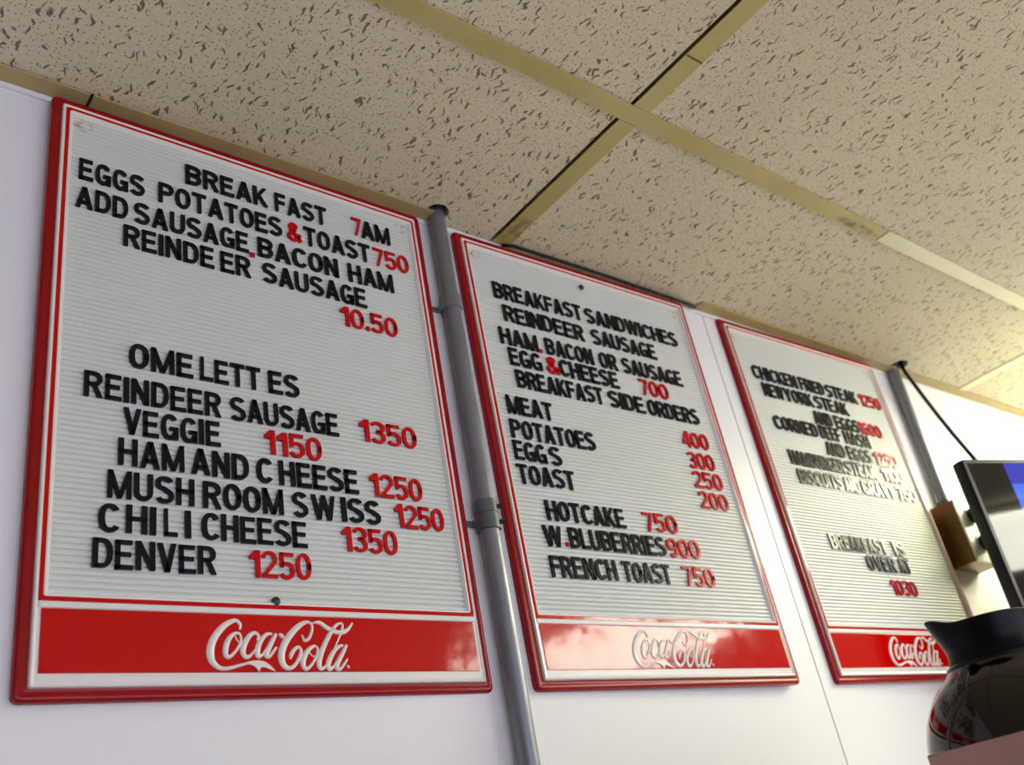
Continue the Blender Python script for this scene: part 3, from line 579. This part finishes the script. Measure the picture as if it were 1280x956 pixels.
# ---------------------------------------------------------------- coffee machine and decanter
bm = bmesh.new(); box(bm, 0.30, 3.0, -0.66, YW - 0.0005, -0.68, -0.64, 0.004); box(bm, 0.32, 2.98, -0.62, YW - 0.0005, ZF, -0.68)
tag(build('counter', bm, LAM), 'counter along the wall below the menu boards, carrying the coffee machine', 'counter')
PC = Vector((0.6340, -0.3940, -0.1524))
xl, yb, ze = 0.5400, -0.3586, -0.1437
t = empty('coffee_machine', (xl, yb, -0.64), 'polished steel coffee machine at bottom right, its raised top edge under the decanter', 'coffee machine')
dx, dy, dz = 0.20, -0.36, ze + 0.64
zp = PC.z - 0.060 + 0.64           # warmer level in local z
bm = bmesh.new(); box(bm, 0.003, dx, dy, 0, 0, 0.06, 0.006); box(bm, 0.003, dx, dy + 0.16 - 0.16, dy + 0.05, 0.06, zp - 0.14, 0.004); box(bm, 0.003, dx, dy, 0, zp - 0.14, zp - 0.012, 0.004); build('housing', bm, STEEL, t)
bm = bmesh.new(); box(bm, 0.0, 0.0035, dy, 0, 0.02, dz, 0.0012); build('side_guard', bm, STEEL, t)
bm = bmesh.new(); lathe(bm, [(0, zp - 0.012), (0.066, zp - 0.012), (0.068, zp - 0.008), (0.066, zp - 0.001), (0, zp - 0.001)], 40, (PC.x - xl, PC.y - yb)); build('warmer_plate', bm, BLK, t, ang=.5)
t = empty('coffee_decanter', (PC.x, PC.y, PC.z - 0.0605), 'round glass coffee decanter with black collar and handle at bottom right', 'coffee pot')
R = 0.0770; zc_ = 0.0600
def sph(z, r=R): return math.sqrt(max(r * r - (z - zc_) ** 2, 0))
outer = [(0, 0.0), (0.046, 0.0), (0.052, 0.003)] + [(sph(z), z) for z in [0.0075 + (0.1235 - 0.0075) * k / 22 for k in range(23)]] + [(0.0370, 0.131), (0.0335, 0.136), (0.0330, 0.142)]
inner = [(r - 0.0022, z) for r, z in reversed(outer[3:])] + [(0.048, 0.0045), (0, 0.0030)]
bm = bmesh.new(); lathe(bm, outer + inner, 64); build('glass_bowl', bm, GLASS, t, smooth=True)
bm = bmesh.new(); lathe(bm, [(0, 0.0036)] + [(0.047, 0.0050)] + [(sph(z) - 0.0027, z) for z in [0.009 + (0.117 - 0.009) * k / 16 for k in range(17)]] + [(sph(0.1175) - 0.006, 0.1175), (0, 0.1175)], 48); build('coffee', bm, COFFEE, t, smooth=True)
# collar with a pouring spout that points left along the wall
sa = math.atan2(0.603, -0.778)
def collar():
    bm = bmesh.new(); seg = 56; rings = []
    prof = [(0.0385, 0.1270, 0), (0.0375, 0.1300, 0), (0.0355, 0.1360, 0), (0.0350, 0.1420, 0.05), (0.0360, 0.1480, 0.35), (0.0375, 0.1560, 0.8), (0.0380, 0.1600, 1.0), (0.0365, 0.1610, 0.9), (0.0340, 0.1580, 0.7), (0.0325, 0.1440, 0.0), (0.0345, 0.1290, 0.0)]
    for r, z, s in prof:
        row = []
        for k in range(seg):
            a = 2 * math.pi * k / seg; d = (a - sa + math.pi) % (2 * math.pi) - math.pi
            g = math.exp(-(d / 0.33) ** 2) * s
            row.append(bm.verts.new(((r + 0.008 * g) * math.cos(a), (r + 0.008 * g) * math.sin(a), z + 0.009 * g)))
        rings.append(row)
    for a, b_ in zip(rings, rings[1:] + rings[:1]):
        for k in range(seg): bm.faces.new((a[k], a[(k + 1) % seg], b_[(k + 1) % seg], b_[k]))
    return bm
build('collar', collar(), POTB, t, ang=.7)
bm = bmesh.new(); lathe(bm, [(0.0345, 0.1535), (0.032, 0.1560), (0.028, 0.1590), (0.014, 0.1605), (0, 0.1610)], 40); build('lid', bm, POTB, t, smooth=True)
ha = sa + math.pi; hd = Vector((math.cos(ha), math.sin(ha), 0))
def hp(r, z): return hd * r + Vector((0, 0, z))
bm = bmesh.new()
tube(bm, [hp(0.030, 0.142), hp(0.050, 0.1445), hp(0.085, 0.143), hp(0.108, 0.134), hp(0.116, 0.118), hp(0.115, 0.085), hp(0.110, 0.050), hp(0.105, 0.038)], [0.009, 0.010, 0.0105, 0.011, 0.011, 0.0105, 0.0095, 0.007], 14)
build('handle', bm, BLK, t, smooth=True)
bm = bmesh.new(); lathe(bm, [(0.0372, 0.1262), (0.0402, 0.1268), (0.0400, 0.1300), (0.0368, 0.1318)], 48); build('neck_band', bm, BLK, t, ang=.6)
